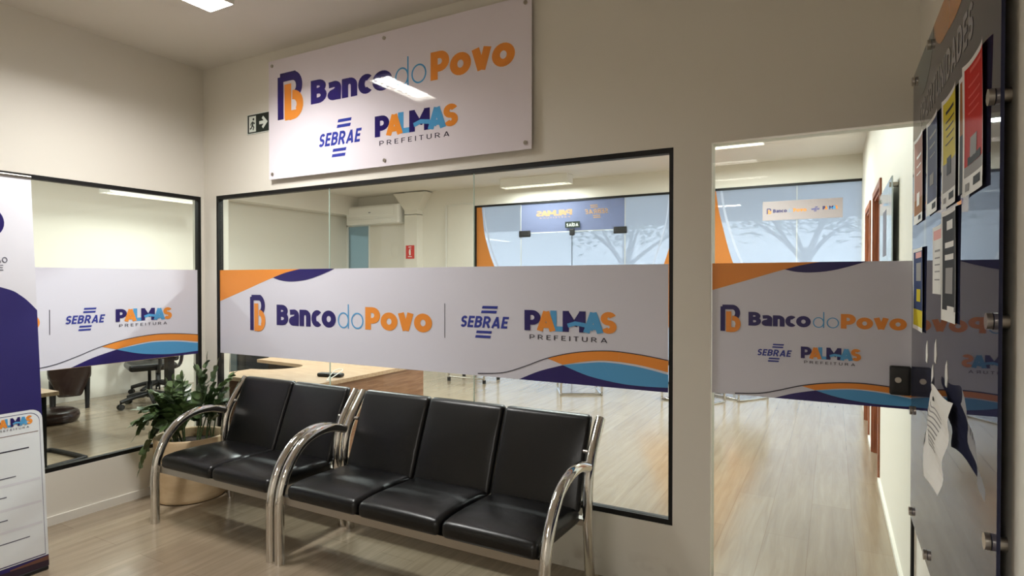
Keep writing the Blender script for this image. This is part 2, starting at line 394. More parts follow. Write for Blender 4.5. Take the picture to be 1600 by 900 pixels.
# ---------------------------------------------------------------- the setting
XR = 4.385; XF = 4.370; ZC = 3.0; YB = 5.6; XL = -4.0; YF = -7.2
struct('floor', MB().box(XL - .2, XR + .2, YF - .1, YB + .2, -.08, 0), FLOOR)
struct('ceiling', MB().box(XL - .2, XR + .2, YF - .1, YB + .2, ZC, ZC + .12), CEIL)
WX0, WX1, WZ0, WZ1 = .138, 3.43, .313, 2.068           # main window opening
DX0, DX1, DZ = 3.598, 4.364, 2.07                      # glass door opening
T = .10
b = MB()
b.box(0, WX0, 0, T, 0, ZC); b.box(WX0, WX1, 0, T, 0, WZ0); b.box(WX0, WX1, 0, T, WZ1, ZC); b.box(WX1, DX0, 0, T, 0, ZC); b.box(DX0, XF, 0, T, DZ, ZC); b.box(DX1, XF, 0, T, 0, DZ)
WALLS = WALL.copy(); WALLS.name = 'painted_wall_scuffed'
def scuff(m):
    N, L, bs = nodes(m); tc = N.new('ShaderNodeTexCoord'); sp = N.new('ShaderNodeSeparateXYZ'); nz = N.new('ShaderNodeTexNoise'); nz.inputs['Scale'].default_value = 5; nz.inputs['Detail'].default_value = 6
    L.new(tc.outputs['Object'], sp.inputs[0]); L.new(tc.outputs['Object'], nz.inputs['Vector'])
    mr = N.new('ShaderNodeMapRange'); mr.inputs[1].default_value = .16; mr.inputs[2].default_value = .02; mr.inputs[3].default_value = 0; mr.inputs[4].default_value = 1; L.new(sp.outputs[2], mr.inputs[0])
    m2 = N.new('ShaderNodeMapRange'); m2.inputs[1].default_value = .48; m2.inputs[2].default_value = .66; L.new(nz.outputs[0], m2.inputs[0])
    mu = N.new('ShaderNodeMath'); mu.operation = 'MULTIPLY'; L.new(mr.outputs[0], mu.inputs[0]); L.new(m2.outputs[0], mu.inputs[1])
    mx = N.new('ShaderNodeMix'); mx.data_type = 'RGBA'; mx.inputs[6].default_value = srgb(224, 219, 208); mx.inputs[7].default_value = srgb(150, 132, 112)
    L.new(mu.outputs[0], mx.inputs[0]); L.new(mx.outputs[2], bs.inputs['Base Color'])
scuff(WALLS)
struct('wall_back', b, WALLS)
LY0, LY1 = -2.45, -.022                                 # left window opening along y
b = MB(); b.box(-T, 0, LY1, T, 0, ZC); b.box(-T, 0, LY0, LY1, 0, WZ0); b.box(-T, 0, LY0, LY1, WZ1, ZC); b.box(-T, 0, YF, LY0, 0, ZC)
struct('wall_left', b, WALL)
struct('wall_front', MB().box(XL - .1, XR + .1, YF - .1, YF, 0, ZC), WALL)
# right wall with two doorways to rooms off the corridor
D1, D2, DH = (2.31, 3.10), (3.66, 4.42), 2.14
b = MB()
for y0, y1 in ((YF, D1[0]), (D1[1], D2[0]), (D2[1], YB + .1)): b.box(XR, XR + .14, y0, y1, 0, ZC)
b.box(XF, XR, YF, T, 0, ZC)
for d in (D1, D2): b.box(XR, XR + .14, d[0], d[1], DH, ZC)
struct('wall_right', b, WALL)
b = MB().box(XL - .1, XL, YF, YB + .1, 0, ZC); b.box(XL, XL + .28, -2.8, YB, 2.66, ZC)      # deep beam along the wall head
struct('wall_office_left', b, WALL)
SX0, SX1, SZ = -1.16, XR, 2.70                          # storefront opening
b = MB().box(-3.42, SX0, YB, YB + .12, 0, ZC); b.box(XL, -3.42, YB, YB + .12, 2.6, ZC); b.box(SX0, SX1, YB, YB + .12, SZ, ZC)
struct('wall_office_back', b, WALL)
b = MB().box(-2.50, -2.23, YB - .16, YB, 0, ZC)         # column with a flared head
b.prism([(-2.50, YB - .16), (-2.23, YB - .16), (-2.23, YB), (-2.50, YB)], 2.6, 2.61)
vs = [(-2.5, YB - .16, 2.68), (-2.23, YB - .16, 2.68), (-2.02, YB - .2, ZC - .02), (-2.72, YB - .2, ZC - .02), (-2.5, YB, 2.68), (-2.23, YB, 2.68), (-2.02, YB, ZC - .02), (-2.72, YB, ZC - .02)]
b.add(vs, [(0, 1, 2, 3), (1, 5, 6, 2), (4, 0, 3, 7), (0, 4, 5, 1)])
struct('trim_1', b, WALL)
b = MB().tube([(-1.72, YB - .015, 0), (-1.72, YB - .015, 2.74), (-1.16, YB - .015, 2.74)], .012, 8)
struct('trim_2', b, WHITEP)                             # surface conduit
struct('baseboard_left', MB().box(0, .014, YF, -.0, 0, .052), BASE)
struct('baseboard_right', MB().box(XR - .016, XR, .12, D1[0] - .06, 0, .03).box(XR - .016, XR, D1[1] + .06, D2[0] - .06, 0, .03), BASE)

def framed(name, axis, a0, a1, z0, z1, seams):
    """window in a wall: black frame and glass panes"""
    fw = .025
    def bx(b, p0, p1, q0, q1, zz0, zz1):
        if axis == 'x': b.box(p0, p1, q0, q1, zz0, zz1)
        else: b.box(-q1, -q0, p0, p1, zz0, zz1)
    b = MB(); bx(b, a0, a1, .004, .044, z0, z0 + fw); bx(b, a0, a1, .004, .044, z1 - fw, z1); bx(b, a0, a0 + fw * .8, .004, .044, z0 + fw, z1 - fw); bx(b, a1 - fw * .8, a1, .004, .044, z0 + fw, z1 - fw)
    root = struct(name, b, BLK)
    E = [a0 + fw * .8] + seams + [a1 - fw * .8]
    for p0, p1 in zip(E, E[1:]):
        g = MB(); bx(g, p0 + .0015, p1 - .0015, .0132, .0212, z0 + fw, z1 - fw); g.build('glass_pane', GLASS, root)
    if seams:
        g = MB()
        for s_ in seams: bx(g, s_ - .0015, s_ + .0015, .0135, .021, z0 + fw, z1 - fw)
        g.build('glass_joint', GLASSEDGE, root)
    return root
w1 = framed('window_1', 'x', WX0, WX1, WZ0, WZ1, [1.246, 2.335])
w2 = framed('window_2', 'y', LY0, LY1, WZ0, WZ1, [-1.25])
p = Print(); zb, zt = .930, 1.530
p.rect(WX0 + .024, WX1 - .024, zb, zt, 0, 0)
waves_top(p, WX0 + .024, 1.295, zt, .225); waves_low(p, 2.363, WX1 - .024, zb)
icon(p, .490, 1.108, .152, .247); bancodopovo(p, .758, 1.153, 1.296, .138)
p.rect(2.140, 2.144, 1.128, 1.324, 5, 1); cross_logo(p, 2.246, 1.139, .322, .176); palmas(p, 2.652, 1.147, .496, .152)
FY = .0125
p.build('privacy_film', PRINTM, lambda u, v, l: (u, FY - .0006 * l, v), w1)
p = Print(); zb, zt = .920, 1.532
p.rect(LY0 + .024, LY1 - .024, zb, zt, 0, 0); waves_low(p, -1.14, LY1 - .024, zb, .93)
bancodopovo(p, -1.043 - 1.296, 1.153, 1.31, .138)
p.rect(-.981, -.977, 1.13, 1.28, 5, 1); cross_logo(p, -.900, 1.142, .232, .142); palmas(p, -.611, 1.150, .366, .118)
p.build('privacy_film', PRINTM, lambda u, v, l: (-FY + .0006 * l, u, v), w2)

# glass entrance door
g = MB().box(DX0 + .004, DX1 - .012, .0132, .0232, .008, DZ - .006); d1 = struct('door_1', g, GLASS)
p = Print(); zb, zt = .948, 1.530; a0, a1 = DX0 + .004, DX1 - .012
p.rect(a0, a1, zb, zt, 0, 0); waves_top(p, a0, 4.20, zt, .120); waves_low(p, 3.70, a1, zb, .50)
icon(p, 3.638, 1.228, .083, .116); bancodopovo(p, 3.755, 1.256, .580, .060); cross_logo(p, 3.790, 1.103, .142, .078); palmas(p, 3.962, 1.105, .216, .070)
p.build('privacy_film', PRINTM, lambda u, v, l: (u, FY - .0005 * l, v), d1)
b = MB().rbox(4.278, 4.349, -.018, .010, 1.005, 1.118, .006, 2); lk = b.build('lock', BLKP, d1)
MB().tube([(4.305, -.0175, 1.065), (4.305, -.0225, 1.065)], .011, 16).build('keyhole', STEEL, lk)
MB().box(DX1 - .010, DX1, .006, .034, 0, .95).build('seal_strip', BLK, d1)

# wooden doorways of the corridor
for n, d in ((2, D1), (3, D2)):
    b = MB()
    for y0, y1 in ((d[0] - .055, d[0]), (d[1], d[1] + .055)): b.box(XR - .014, XR, y0, y1, 0, DH + .055)
    b.box(XR - .014, XR, d[0], d[1], DH, DH + .055)
    b.box(XR, XR + .14, d[0], d[0] + .02, 0, DH); b.box(XR, XR + .14, d[1] - .02, d[1], 0, DH); b.box(XR, XR + .14, d[0] + .02, d[1] - .02, DH - .02, DH)
    o = struct('door_%d' % n, b, DOORWOOD)
    lf = MB().box(XR + .09, XR + .125, d[0] + .02, d[1] - .02, .006, DH - .02).build('door_leaf', DOORWOOD, o)
    MB().tube([(XR + .09, d[0] + .08, 1.0), (XR + .045, d[0] + .08, 1.0), (XR + .04, d[0] + .19, 1.0)], .009, 8).build('door_handle', STEEL, lf)

# street front: glazing with a double glass door
b = MB().box(SX0, SX0 + .03, YB - .005, YB + .06, 0, SZ); b.box(SX0, SX1, YB - .005, YB + .06, SZ - .03, SZ); b.box(SX0, -.31, YB, YB + .06, 0, .03); b.box(1.41, SX1, YB, YB + .06, 0, .03)
w3 = struct('window_3', b, BLK)
GY = YB + .02
for x0, x1, z0, z1 in ((SX0 + .03, -.302, .03, SZ - .03), (-.298, 1.408, 2.215, SZ - .03), (1.412, 2.55, .03, SZ - .03), (2.554, 3.668, .03, SZ - .03), (3.672, SX1 - .002, .03, SZ - .03)):
    MB().box(x0, x1, GY, GY + .01, z0, z1).build('glass_pane', SHOPGLASS, w3)
b = MB()
for x, z0 in ((-.30, .03), (1.41, .03), (3.67, .03)): b.box(x - .006, x + .006, GY - .002, GY + .012, z0, SZ - .03)
b.box(-.29, 1.40, GY - .002, GY + .012, 2.207, 2.217)
b.build('glass_joint', translucent('pale_silicone', (236, 236, 232)), w3)
F_OR = translucent('orange_film', (255, 158, 74), .85); F_WH = translucent('pale_film', (236, 238, 246), .7)
F_GR = translucent('grey_blue_film', (150, 158, 190), .55); F_TX = translucent('peach_lettering', (255, 214, 170), .7)
FMT = [F_GR, F_TX, F_TX, F_TX, F_TX, F_TX, F_OR, F_WH]
p = Print()
le = curve2([(-1.03, SZ - .03), (-1.012, 2.5), (-.965, 2.18), (-.80, 1.715), (-.52, 1.25), (-.14, .80)], 8)
p.band([(SX0 + .03, y) for x, y in le], le, 6, 1)
p.line(curve2([(-.99, SZ - .03), (-.965, 2.45), (-.90, 2.15), (-.735, 1.715), (-.45, 1.25), (-.05, .80)]), .028, 7, 2)
rl = curve2([(2.30, SZ - .03), (2.19, 2.38), (2.09, 2.05), (1.98, 1.70), (1.80, 1.25), (1.55, .80)], 8)
rr = curve2([(2.68, SZ - .03), (2.71, 2.45), (2.765, 2.20), (2.895, 1.715), (3.10, 1.25), (3.38, .80)], 8)
p.band(rl, rr, 6, 1)
p.line(curve2([(2.05, SZ - .03), (2.0, 2.25), (1.825, 1.70), (1.6, 1.2), (1.36, .80)]), .02, 7, 2)
p.line(curve2([(2.75, SZ - .03), (2.79, 2.40), (2.87, 2.10), (3.006, 1.715), (3.24, 1.25), (3.55, .80)]), .03, 7, 2)
p.build('print_film', FMT, lambda u, v, l: (u, GY - .0008 * l, v), w3)
p = Print(); p.rect(-.294, 1.404, 2.219, SZ - .032, 0, 0)
# the lettering faces the street, so it reads reversed from inside
q = Print(); palmas(q, 0, 0, .60, .125); cross_logo(q, -.58, -.03, .385, .20)
for pts, mi, ly in q.p: p.poly([(-x + .580, y + 2.425) for x, y in pts], mi, ly + 1)
p.build('transom_film', FMT, lambda u, v, l: (u, GY - .0006 * l, v), w3)
d4 = struct('door_4', MB().box(-.292, .573, GY, GY + .01, .01, 2.205).box(.581, 1.402, GY, GY + .01, .01, 2.205), SHOPGLASS)
for x0, x1 in ((-.33, -.13), (1.24, 1.44)): MB().rbox(x0, x1, GY - .02, GY + .03, 2.15, 2.25, .012, 2).build('patch_fitting', BLKP, d4)
MB().rbox(.54, .62, GY - .02, GY + .03, 2.15, 2.25, .012, 2).build('patch_fitting', BLKP, d4)
MB().box(.574, .580, GY - .001, GY + .011, .01, 2.15).build('meeting_seal', BLK, d4)
for s_ in (-1, 1): MB().tube([(.577 + s_ * .07, GY - .05, .75), (.577 + s_ * .07, GY - .05, 1.35)], .014, 10).build('pull_handle', CHROME, d4)
g_ = glass('teal_glass', (176, 186, 186), 1.4, .7, (172, 180, 176))
struct('window_4', MB().box(XL + .005, -3.425, YB + .03, YB + .04, .0, 2.6), g_)
MB().box(-3.46, -3.42, YB - .01, YB + .06, 0, 2.6).box(XL, XL + .02, YB - .01, YB + .06, 0, 2.6).box(XL, -3.42, YB - .01, YB + .06, 2.47, 2.5).build('window_frame', WHITEP, bpy.data.objects['window_4'])

# outdoors beyond the street front
PAVE = mottle(P('pavement', (150, 148, 142), .8), (138, 136, 130), (164, 162, 156), 3)
struct('ground', MB().box(-30, 34, YB + .2, 60, -.12, -.02), PAVE)
struct('porch_roof', MB().box(-8, 9, YB + .14, YB + 5.4, 2.76, 2.96), P('porch_soffit', (120, 126, 138), .8))
BARK = bump(P('bark', (110, 104, 100), .9), 30, .6, .03); CROWN = mottle(P('tree_leaves', (112, 134, 104), .7), (92, 116, 84), (136, 156, 124), 3)
def tree(x, y, h_, seed, label):
    rnd = random.Random(seed); r = empty('street_tree', (x, y, -.02), label, 'tree', 'trees outside the glass front')
    b = MB(); b.tube(smooth_path([(0, 0, 0), (.08, 0, h_ * .3), (-.05, .1, h_ * .55)], 5), [.16 - .006 * i for i in range(11)], 10)
    tips = []
    for k in range(6):
        a = k * 1.05 + rnd.random(); t = Vector((math.cos(a) * (1 + rnd.random()), math.sin(a) * (1 + rnd.random()), h_ * (.72 + .2 * rnd.random()))); tips.append(t)
        b.tube(smooth_path([(-.02, .05, h_ * .45), (t.x * .4, t.y * .4, h_ * .6), t], 5), [.09 - .006 * i for i in range(11)], 8)
    b.build('trunk', BARK, r)
    b = MB()
    for t in tips:
        for k in range(160):
            d = Vector((rnd.gauss(0, .45), rnd.gauss(0, .45), rnd.gauss(0, .32))) + t
            a = rnd.random() * 6.3; u = Vector((math.cos(a), math.sin(a), rnd.uniform(-.5, .5))) * .12; v = Vector((-math.sin(a), math.cos(a), rnd.uniform(-.5, .5))) * .07
            b.add([d - u, d + v, d + u, d - v], [(0, 1, 2, 3)])
    b.build('crown', CROWN, r)
tree(-2.2, 17, 4.2, 1, 'pale tree seen through the left leaf of the glass front door')
tree(3.4, 16, 4.4, 2, 'pale tree seen through the glass front right of the orange swoosh')

# ---------------------------------------------------------------- lamps
def lamp(x0, x1, y0, y1, ztop, power, label, group, name='ceiling_lamp', drop=.065):
    cx, cy = (x0 + x1) / 2, (y0 + y1) / 2; r = empty(name, (cx, cy, ztop), label, 'lamp', group)
    hx, hy = (x1 - x0) / 2, (y1 - y0) / 2; d = drop
    b = MB(); t = .006
    b.box(-hx, hx, -hy, hy, -.012, -.001); b.box(-hx, -hx + t, -hy, hy, -d, -.012); b.box(hx - t, hx, -hy, hy, -d, -.012); b.box(-hx + t, hx - t, -hy, -hy + t, -d, -.012); b.box(-hx + t, hx - t, hy - t, hy, -d, -.012)
    b.build('housing', WHITEM, r)
    long_y = hy > hx; n = 2
    for k in range(n):
        o = (k - .5) * (hx if long_y else hy)
        q = [(o, -hy + .03, -.028), (o, hy - .03, -.028)] if long_y else [(-hx + .03, o, -.028), (hx - .03, o, -.028)]
        MB().tube(q, .011, 12).build('tube', TUBE, r)
    b = MB(); L_ = hy if long_y else hx; m = int(L_ * 2 / .065)
    for k in range(1, m):
        o = -L_ + 2 * L_ * k / m
        if long_y: b.box(-hx + t, hx - t, o - .001, o + .001, -d + .002, -d + .022)
        else: b.box(o - .001, o + .001, -hy + t, hy - t, -d + .002, -d + .022)
    if long_y: b.box(-.001, .001, -hy + t, hy - t, -d + .002, -d + .023)
    else: b.box(-hx + t, hx - t, -.001, .001, -d + .002, -d + .023)
    b.build('louver', LOUV, r)
    ld = bpy.data.lights.new('lamp_light', 'AREA'); ld.shape = 'RECTANGLE'; ld.size = 2 * hx - .03; ld.size_y = 2 * hy - .03; ld.energy = power; ld.color = (1, .99, .97) if group is None else (.97, 1, 1)
    lo = bpy.data.objects.new('lamp_light', ld); C.objects.link(lo); lo.parent = r; lo.location = (0, 0, -.041 if group is None else -d - .003)
    return r
lamp(1.045, 1.245, -1.25, -.66, ZC, LOBBY_LAMP, 'louvered fluorescent ceiling lamp above the waiting bench', None)
lamp(2.55, 3.25, -5.2, -4.98, ZC, REAR_LAMP, 'unseen louvered lamp added on the lobby ceiling behind the viewer as fill light', None)  # added fill, out of view: lights benches and lobby from behind
lamp(2.55, 3.25, -6.48, -6.28, ZC, REAR_LAMP, 'second lobby ceiling lamp behind the viewer, mirrored faintly in the glass door', None)
lamp(2.80, 3.42, 4.02, 4.24, ZC, OFFICE_LAMP, 'long ceiling lamp seen at the top of the glass doorway', 'office ceiling lamps')
lamp(-.38, .73, 5.08, 5.28, ZC, OFFICE_LAMP * .3, 'long ceiling lamp above the storefront transom, seen in the main window', 'office ceiling lamps', drop=.13)
lamp(1.3, 2.5, 1.6, 1.82, ZC, OFFICE_LAMP, 'unseen lamp added behind the hall sign wall to light the office', 'office ceiling lamps')  # added out of view, only for the light it gives the office
lamp(-1.6, -.4, 1.9, 2.12, ZC, OFFICE_LAMP, 'unseen lamp added over the curved desk to light the office', 'office ceiling lamps')  # unseen fixture, put in to raise the light around the desk
lamp(-2.1, -1.88, -1.3, -.1, ZC, OFFICE_LAMP * .8, 'unseen lamp added to brighten the room behind the left window', 'office ceiling lamps')  # extra unseen fixture, brightens floor and wall past the left window
lamp(-3.2, -2.98, .90, 2.30, 2.51, OFFICE_LAMP * .2, 'hanging strip lamp at the top of the left window', 'office ceiling lamps', name='hanging_lamp')
for o in [bpy.data.objects['hanging_lamp']]:
    for y in (-.6, .6): MB().tube([(0, y, 0), (0, y, ZC - 2.51)], .006, 6).build('suspension_rod', WHITEP, o)

# ---------------------------------------------------------------- wall sign, exit sign
sg = empty('wall_sign', (.741, -.03, 2.131), 'large white acrylic sign on the wall above the main window', 'sign')
sw, sh = 1.973, .79
world = lambda u, v, l: (u - .741, -.0003 * l, v - 2.131)
MB().box(0, sw, 0, .005, 0, sh).build('panel', SIGN, sg)
SGM = [SIGN, S_NAVY, S_OR, S_BLUE, S_SEB, S_DARK]
p = Print(); icon(p, .828, 2.519, .232, .297); p.build('initial_emblem', SGM, world, sg)
p = Print(); p.text('Banco', 1.135, 2.580, .150, 1, .25, .665, .035); p.text('do', 1.822, 2.580, .155, 3, .06, .226, .12); p.text('Povo', 2.077, 2.580, .158, 2, .255, .54, .02); p.build('title_lettering', SGM, world, sg)
p = Print(); cross_logo(p, 1.200, 2.225, .372, .230); p.build('barred_emblem', SGM, world, sg)
p = Print(); palmas(p, 1.667, 2.255, .585, .178); p.build('colourful_lettering', SGM, world, sg)
for x in (.035, 1.0, sw - .035):
    for z in (.035, sh - .035): MB().tube([(x, -.006, z), (x, .029, z)], .011, 14).build('standoff', STEEL, sg)
EXG = P('exit_green_black', (22, 34, 28), .4); EXW = P('exit_white', (226, 232, 224), .4)
p = Print(); p.rect(0, .25, 0, .137, 1, 0); p.rect(.006, .244, .005, .132, 0, 1)
p.rect(.022, .092, .014, .122, 1, 2)
p.line([(.062, .085), (.056, .058)], .016, 0, 3); p.line([(.056, .06), (.070, .045), (.062, .026)], .010, 0, 3); p.line([(.056, .06), (.044, .04), (.030, .036)], .010, 0, 3); p.line([(.060, .082), (.044, .074), (.038, .060)], .008, 0, 3); p.line([(.061, .080), (.074, .070), (.082, .074)], .008, 0, 3)
p.poly(arc(.067, .100, .009, .009, 0, 360, 12)[:-1], 0, 3)
p.rect(.125, .180, .058, .080, 1, 2); p.line([(.158, .105), (.196, .069), (.158, .033)], .020, 1, 2)
b = MB().box(.487, .737, -.004, -.0005, 2.468, 2.605, 0)
ex = p.build('exit_sign', [EXG, EXW], lambda u, v, l: (.487 + u, -.0042 - .0002 * l, 2.468 + v), None, b)
tag(ex, 'small black exit sign with running figure and arrow, beside the large sign', 'exit sign')

# ---------------------------------------------------------------- roll-up banner
bn = empty('roll_up_banner', (.612, -1.262, 0), 'tall white and navy roll-up banner standing at the left edge', 'banner')
BW = .86; lean = -.075 / 1.97; side = -.040 / 1.97
bf = lambda u, v, l: (lean * v + .0005 * l, -BW + u + side * v * .8, v + .0)
B_W, B_N, B_C = P('banner_white', (222, 222, 230), .5), P('banner_navy', (36, 28, 98), .5), P('banner_card', (232, 236, 240), .5)
B_BR = P('banner_brown', (110, 72, 60), .5); B_DK = P('banner_plum', (44, 26, 44), .5)
BMT = [B_W, NAVY, ORANGE, SKYB, SEBB, DARKINK, B_N, B_C, GREYINK, B_BR, B_DK]
b = MB()
for k in range(8):
    z0, z1 = .02 + k * 1.95 / 8, .02 + (k + 1) * 1.95 / 8
    a = [bf(0, z0, 0), bf(BW, z0, 0), bf(BW, z1, 0), bf(0, z1, 0)]; c_ = [(x - .002, y, z) for x, y, z in a]
    b.add(a + c_, [(0, 1, 2, 3), (7, 6, 5, 4), (1, 5, 6, 2), (4, 0, 3, 7)])
p = Print()
nv = curve2([(0, 1.50), (.45, 1.49), (.72, 1.42), (.80, 1.375), (BW, 1.305)], 8)
p.band(nv, [(x, .02) for x, y in nv], 6, 1)
def U(y): return y + 1.262 + BW - 0          # world y to banner u
p.line(arc(U(-1.455), 1.734, .058, .062, 0, 360, 30), .034, 1, 2)
p.text('AO', U(-1.42), 1.540, .027, 8, .14, .046, .14); p.text('SE', U(-1.435), 1.502, .027, 8, .14, .043, .14)
p.text('S', U(-1.437), 1.262, .030, 0, .15, .02)
# the rounded white card with small text
def rr(u0, u1, v0, v1, r): return arc(u1 - r, v1 - r, r, r, 0, 90, 6) + arc(u0 + r, v1 - r, r, r, 90, 180, 6) + [(u0, v0), (u1, v0)]
p.poly(rr(.05, BW - .0, .075, .812, .05), 7, 2); p.poly(rr(.056, BW - .012, .08, .798, .045), 1, 3); p.poly(rr(.06, BW - .014, .085, .795, .044), 7, 4)
q = Print(); palmas(q, 0, 0, .155, .06)
for pts, mi, ly in q.p: p.poly([(x + BW - .200, y + .726) for x, y in pts], mi, ly + 4)
p.poly([(BW - .24, .755), (BW - .185, .75), (BW - .185, .79), (BW - .24, .79)], 10, 5)
p.rect(.09, BW - .02, .700, .703, 9, 5)
p.text('MAS-TO', BW - .232, .655, .026, 8, .13, .130, .12)
p.rect(.12, BW - .062, .626, .632, 5, 5)
for z, a in ((.50, .12), (.41, .16), (.30, .16), (.19, .075), (.165, .2)): p.rect(.12, BW - a, z, z + .005, 8, 5)
for z in (.46, .345, .24): p.rect(.08, BW - .02, z, z + .012, 0, 5)
p.poly([(BW - .16, .020), (BW, .020), (BW, .070), (BW - .16, .060)], 9, 3); p.poly([(0, .02), (BW, .02), (BW, .048), (BW - .10, .052), (0, .072)], 10, 4)
p.build('printed_sheet', BMT, bf, bn, b)
MB().rbox(-.075, .004, -BW - .01, -.002, 0, .0195, .005, 2).build('base', BLKP, bn)
MB().tube([bf(0, 1.97, 0), bf(BW, 1.97, 0)], .008, 10).build('top_rail', STEEL, bn)
MB().tube([(-.03, -BW / 2, .015), (-.085, -BW / 2 - .03, 1.95)], .008, 8).build('support_pole', STEEL, bn)

# ---------------------------------------------------------------- waiting benches
ARM = [(-.672, 0), (-.672, .15), (-.670, .30), (-.650, .40), (-.600, .500), (-.520, .580), (-.420, .618), (-.310, .622), (-.215, .596)]
POST = [(-.165, 0), (-.185, .15), (-.205, .32), (-.208, .45), (-.190, .565), (-.135, .665), (-.040, .785)]
def bench(x0, x1, n, label):
    r = empty('waiting_bench', ((x0 + x1) / 2, -.35, 0), label, 'bench', 'black waiting benches'); R_ = .0245
    for x in (x0, x1):
        world_part(MB().tube(smooth_path([(x, y, z) for y, z in ARM], 6), R_, 18), 'arm_leg', CHROME, r)
        world_part(MB().tube(smooth_path([(x, y, z) for y, z in POST], 6), R_, 18), 'rear_post', CHROME, r)
        s_ = 1 if x == x0 else -1
        for y, z in ((-.150, .645), (-.202, .42)): world_part(MB().tube([(x, y, z), (x + s_ * .045, y + .008, z)], .010, 10), 'bracket', STEEL, r)
    world_part(MB().box(x0, x1, -.655, -.615, .302, .342), 'front_rail', RAIL, r)
    world_part(MB().box(x0, x1, -.225, -.185, .325, .355), 'rear_rail', RAIL, r)
    a, c_ = x0 + R_ + .012, x1 - R_ - .006; W = (c_ - a) / n
    for k in range(n):
        s0, s1 = a + k * W + .003, a + (k + 1) * W - .003; cx = (s0 + s1) / 2; hw = (s1 - s0) / 2
        def seatfn(v):
            t = max(0, min(1, (v.y + .66) / .46)); e = 1 - ((v.x - cx) / hw) ** 4
            up = 1 if v.z > .38 else 0
            z = v.z - .018 * t + up * (.016 * max(0, e) * math.sin(PI * min(1, max(0, t * .9 + .05))))
            if v.y < -.58: z -= .012 * ((-.58 - v.y) / .09)
            return Vector((v.x, v.y, z))
        world_part(MB().rbox(s0, s1, -.668, -.205, .342, .418, .030, 5, 0, seatfn, 9), 'seat', VINYL, r)
        def backfn(v):
            # v.z runs up the pad, lean it back
            h_ = v.z - .385; e = max(0, 1 - ((v.x - cx) / hw) ** 4); fr = 1 if v.y < 0 else 0
            y = -.225 + v.y + .36 * h_ - fr * .010 * e * math.sin(PI * max(0, min(1, h_ / .42))) + .05 * max(0, h_ - .2) ** 2
            return Vector((v.x, y, .385 + h_ * .94))
        world_part(MB().rbox(s0, s1, -.024, .026, .375, .828, .022, 5, 0, backfn, 9), 'backrest', VINYL, r)
    return r
bench(.513, 1.527, 2, 'two-seat black vinyl bench with chrome arms beside the potted plant')
bench(1.590, 3.092, 3, 'three-seat black vinyl bench with chrome arms nearest the glass doorway')

# ---------------------------------------------------------------- potted plant
PX, PY = .252, -.275
pt = empty('potted_plant', (PX, PY, 0), 'leafy green plant in a round beige pot in the window corner', 'plant')
MB().lathe([(0, .004), (.208, .004), (.216, .012), (.219, .03), (.221, .38), (.223, .405), (.220, .414), (.208, .414), (.204, .405), (.203, .36), (.203, .345)], 0, 0, 56).build('pot', POT, pt)
MB().lathe([(0, .362), (.1, .358), (.204, .350)], 0, 0, 32).build('soil', SOIL, pt)
def frond(base, tip, sag, nleaf, ll, seed):
    rnd = random.Random(seed); b0, t0 = Vector(base), Vector(tip); mid = (b0 + t0) / 2 + Vector((0, 0, sag))
    path = smooth_path([b0, b0.lerp(mid, .5) + Vector((0, 0, sag * .35)), mid, t0], 8); b = MB(); n = len(path)
    b.tube(path, [.0055 * (1 - .7 * i / n) for i in range(n)], 6, 0)
    for k in range(nleaf):
        f = .30 + .70 * k / (nleaf - 1); i = min(n - 2, int(f * (n - 1))); p0 = path[i]; t = (path[i + 1] - path[i]).normalized()
        side = t.cross(Vector((0, 0, 1)));  side = side.normalized() if side.length > .1 else Vector((1, 0, 0))
        up = side.cross(t); sgn = 1 if k % 2 else -1
        d = (t * .62 + side * sgn * rnd.uniform(.7, 1) + up * rnd.uniform(-.1, .4)).normalized() if k < nleaf - 1 else t
        L_ = ll * (.65 + .5 * math.sin(PI * min(1, f * .95))) * rnd.uniform(.85, 1.1); wd = L_ * .32
        nn = d.cross(side * sgn + up * .6).normalized() if k < nleaf - 1 else up
        wv = d.cross(nn).normalized(); rows = [(0, .08), (.2, .75), (.45, 1), (.7, .78), (.9, .35), (1, .03)]; vs = []
        for s_, ww in rows:
            c_ = p0 + d * (L_ * s_) - Vector((0, 0, 1)) * (.10 * L_ * s_ * s_)
            vs += [c_ - wv * wd * ww + nn * .18 * wd * ww, c_, c_ + wv * wd * ww + nn * .18 * wd * ww]
        fs = []
        for q in range(len(rows) - 1):
            for e in (0, 1): o = q * 3 + e; fs.append((o, o + 1, o + 4, o + 3))
        b.add(vs, fs, 1, True)
    b.build('frond', [STEM, LEAF], pt)
FR = [((.06, .08, .93), .05), ((.10, .13, .88), .06), ((.02, .02, .86), .06), ((-.06, -.02, .80), .07), ((-.10, -.10, .76), .08), ((-.15, -.14, .68), .10), ((-.19, -.20, .60), .12),
      ((-.17, -.27, .52), .13), ((-.19, -.25, .44), .16), ((.02, -.16, .74), .08), ((-.05, -.20, .70), .09), ((.10, -.12, .62), .1), ((-.02, .12, .76), .06), ((-.14, .02, .74), .08), ((.15, .16, .70), .08),
      ((-.18, -.22, .26), .22), ((-.14, -.27, .20), .24), ((.0, -.26, .58), .12), ((.19, .18, .80), .10), ((.16, .17, .62), .10), ((-.03, -.10, .80), .06), ((-.12, -.20, .72), .08), ((-.16, -.08, .64), .1), ((.05, -.20, .52), .1), ((-.10, -.28, .62), .1)]
for k, (tp, sg_) in enumerate(FR):
    a = math.atan2(tp[1], tp[0]); rr_ = .05 + .04 * (k % 3)
    frond((rr_ * math.cos(a), rr_ * math.sin(a), .355), tp, sg_, 15 + k % 4 * 2, .088, k)

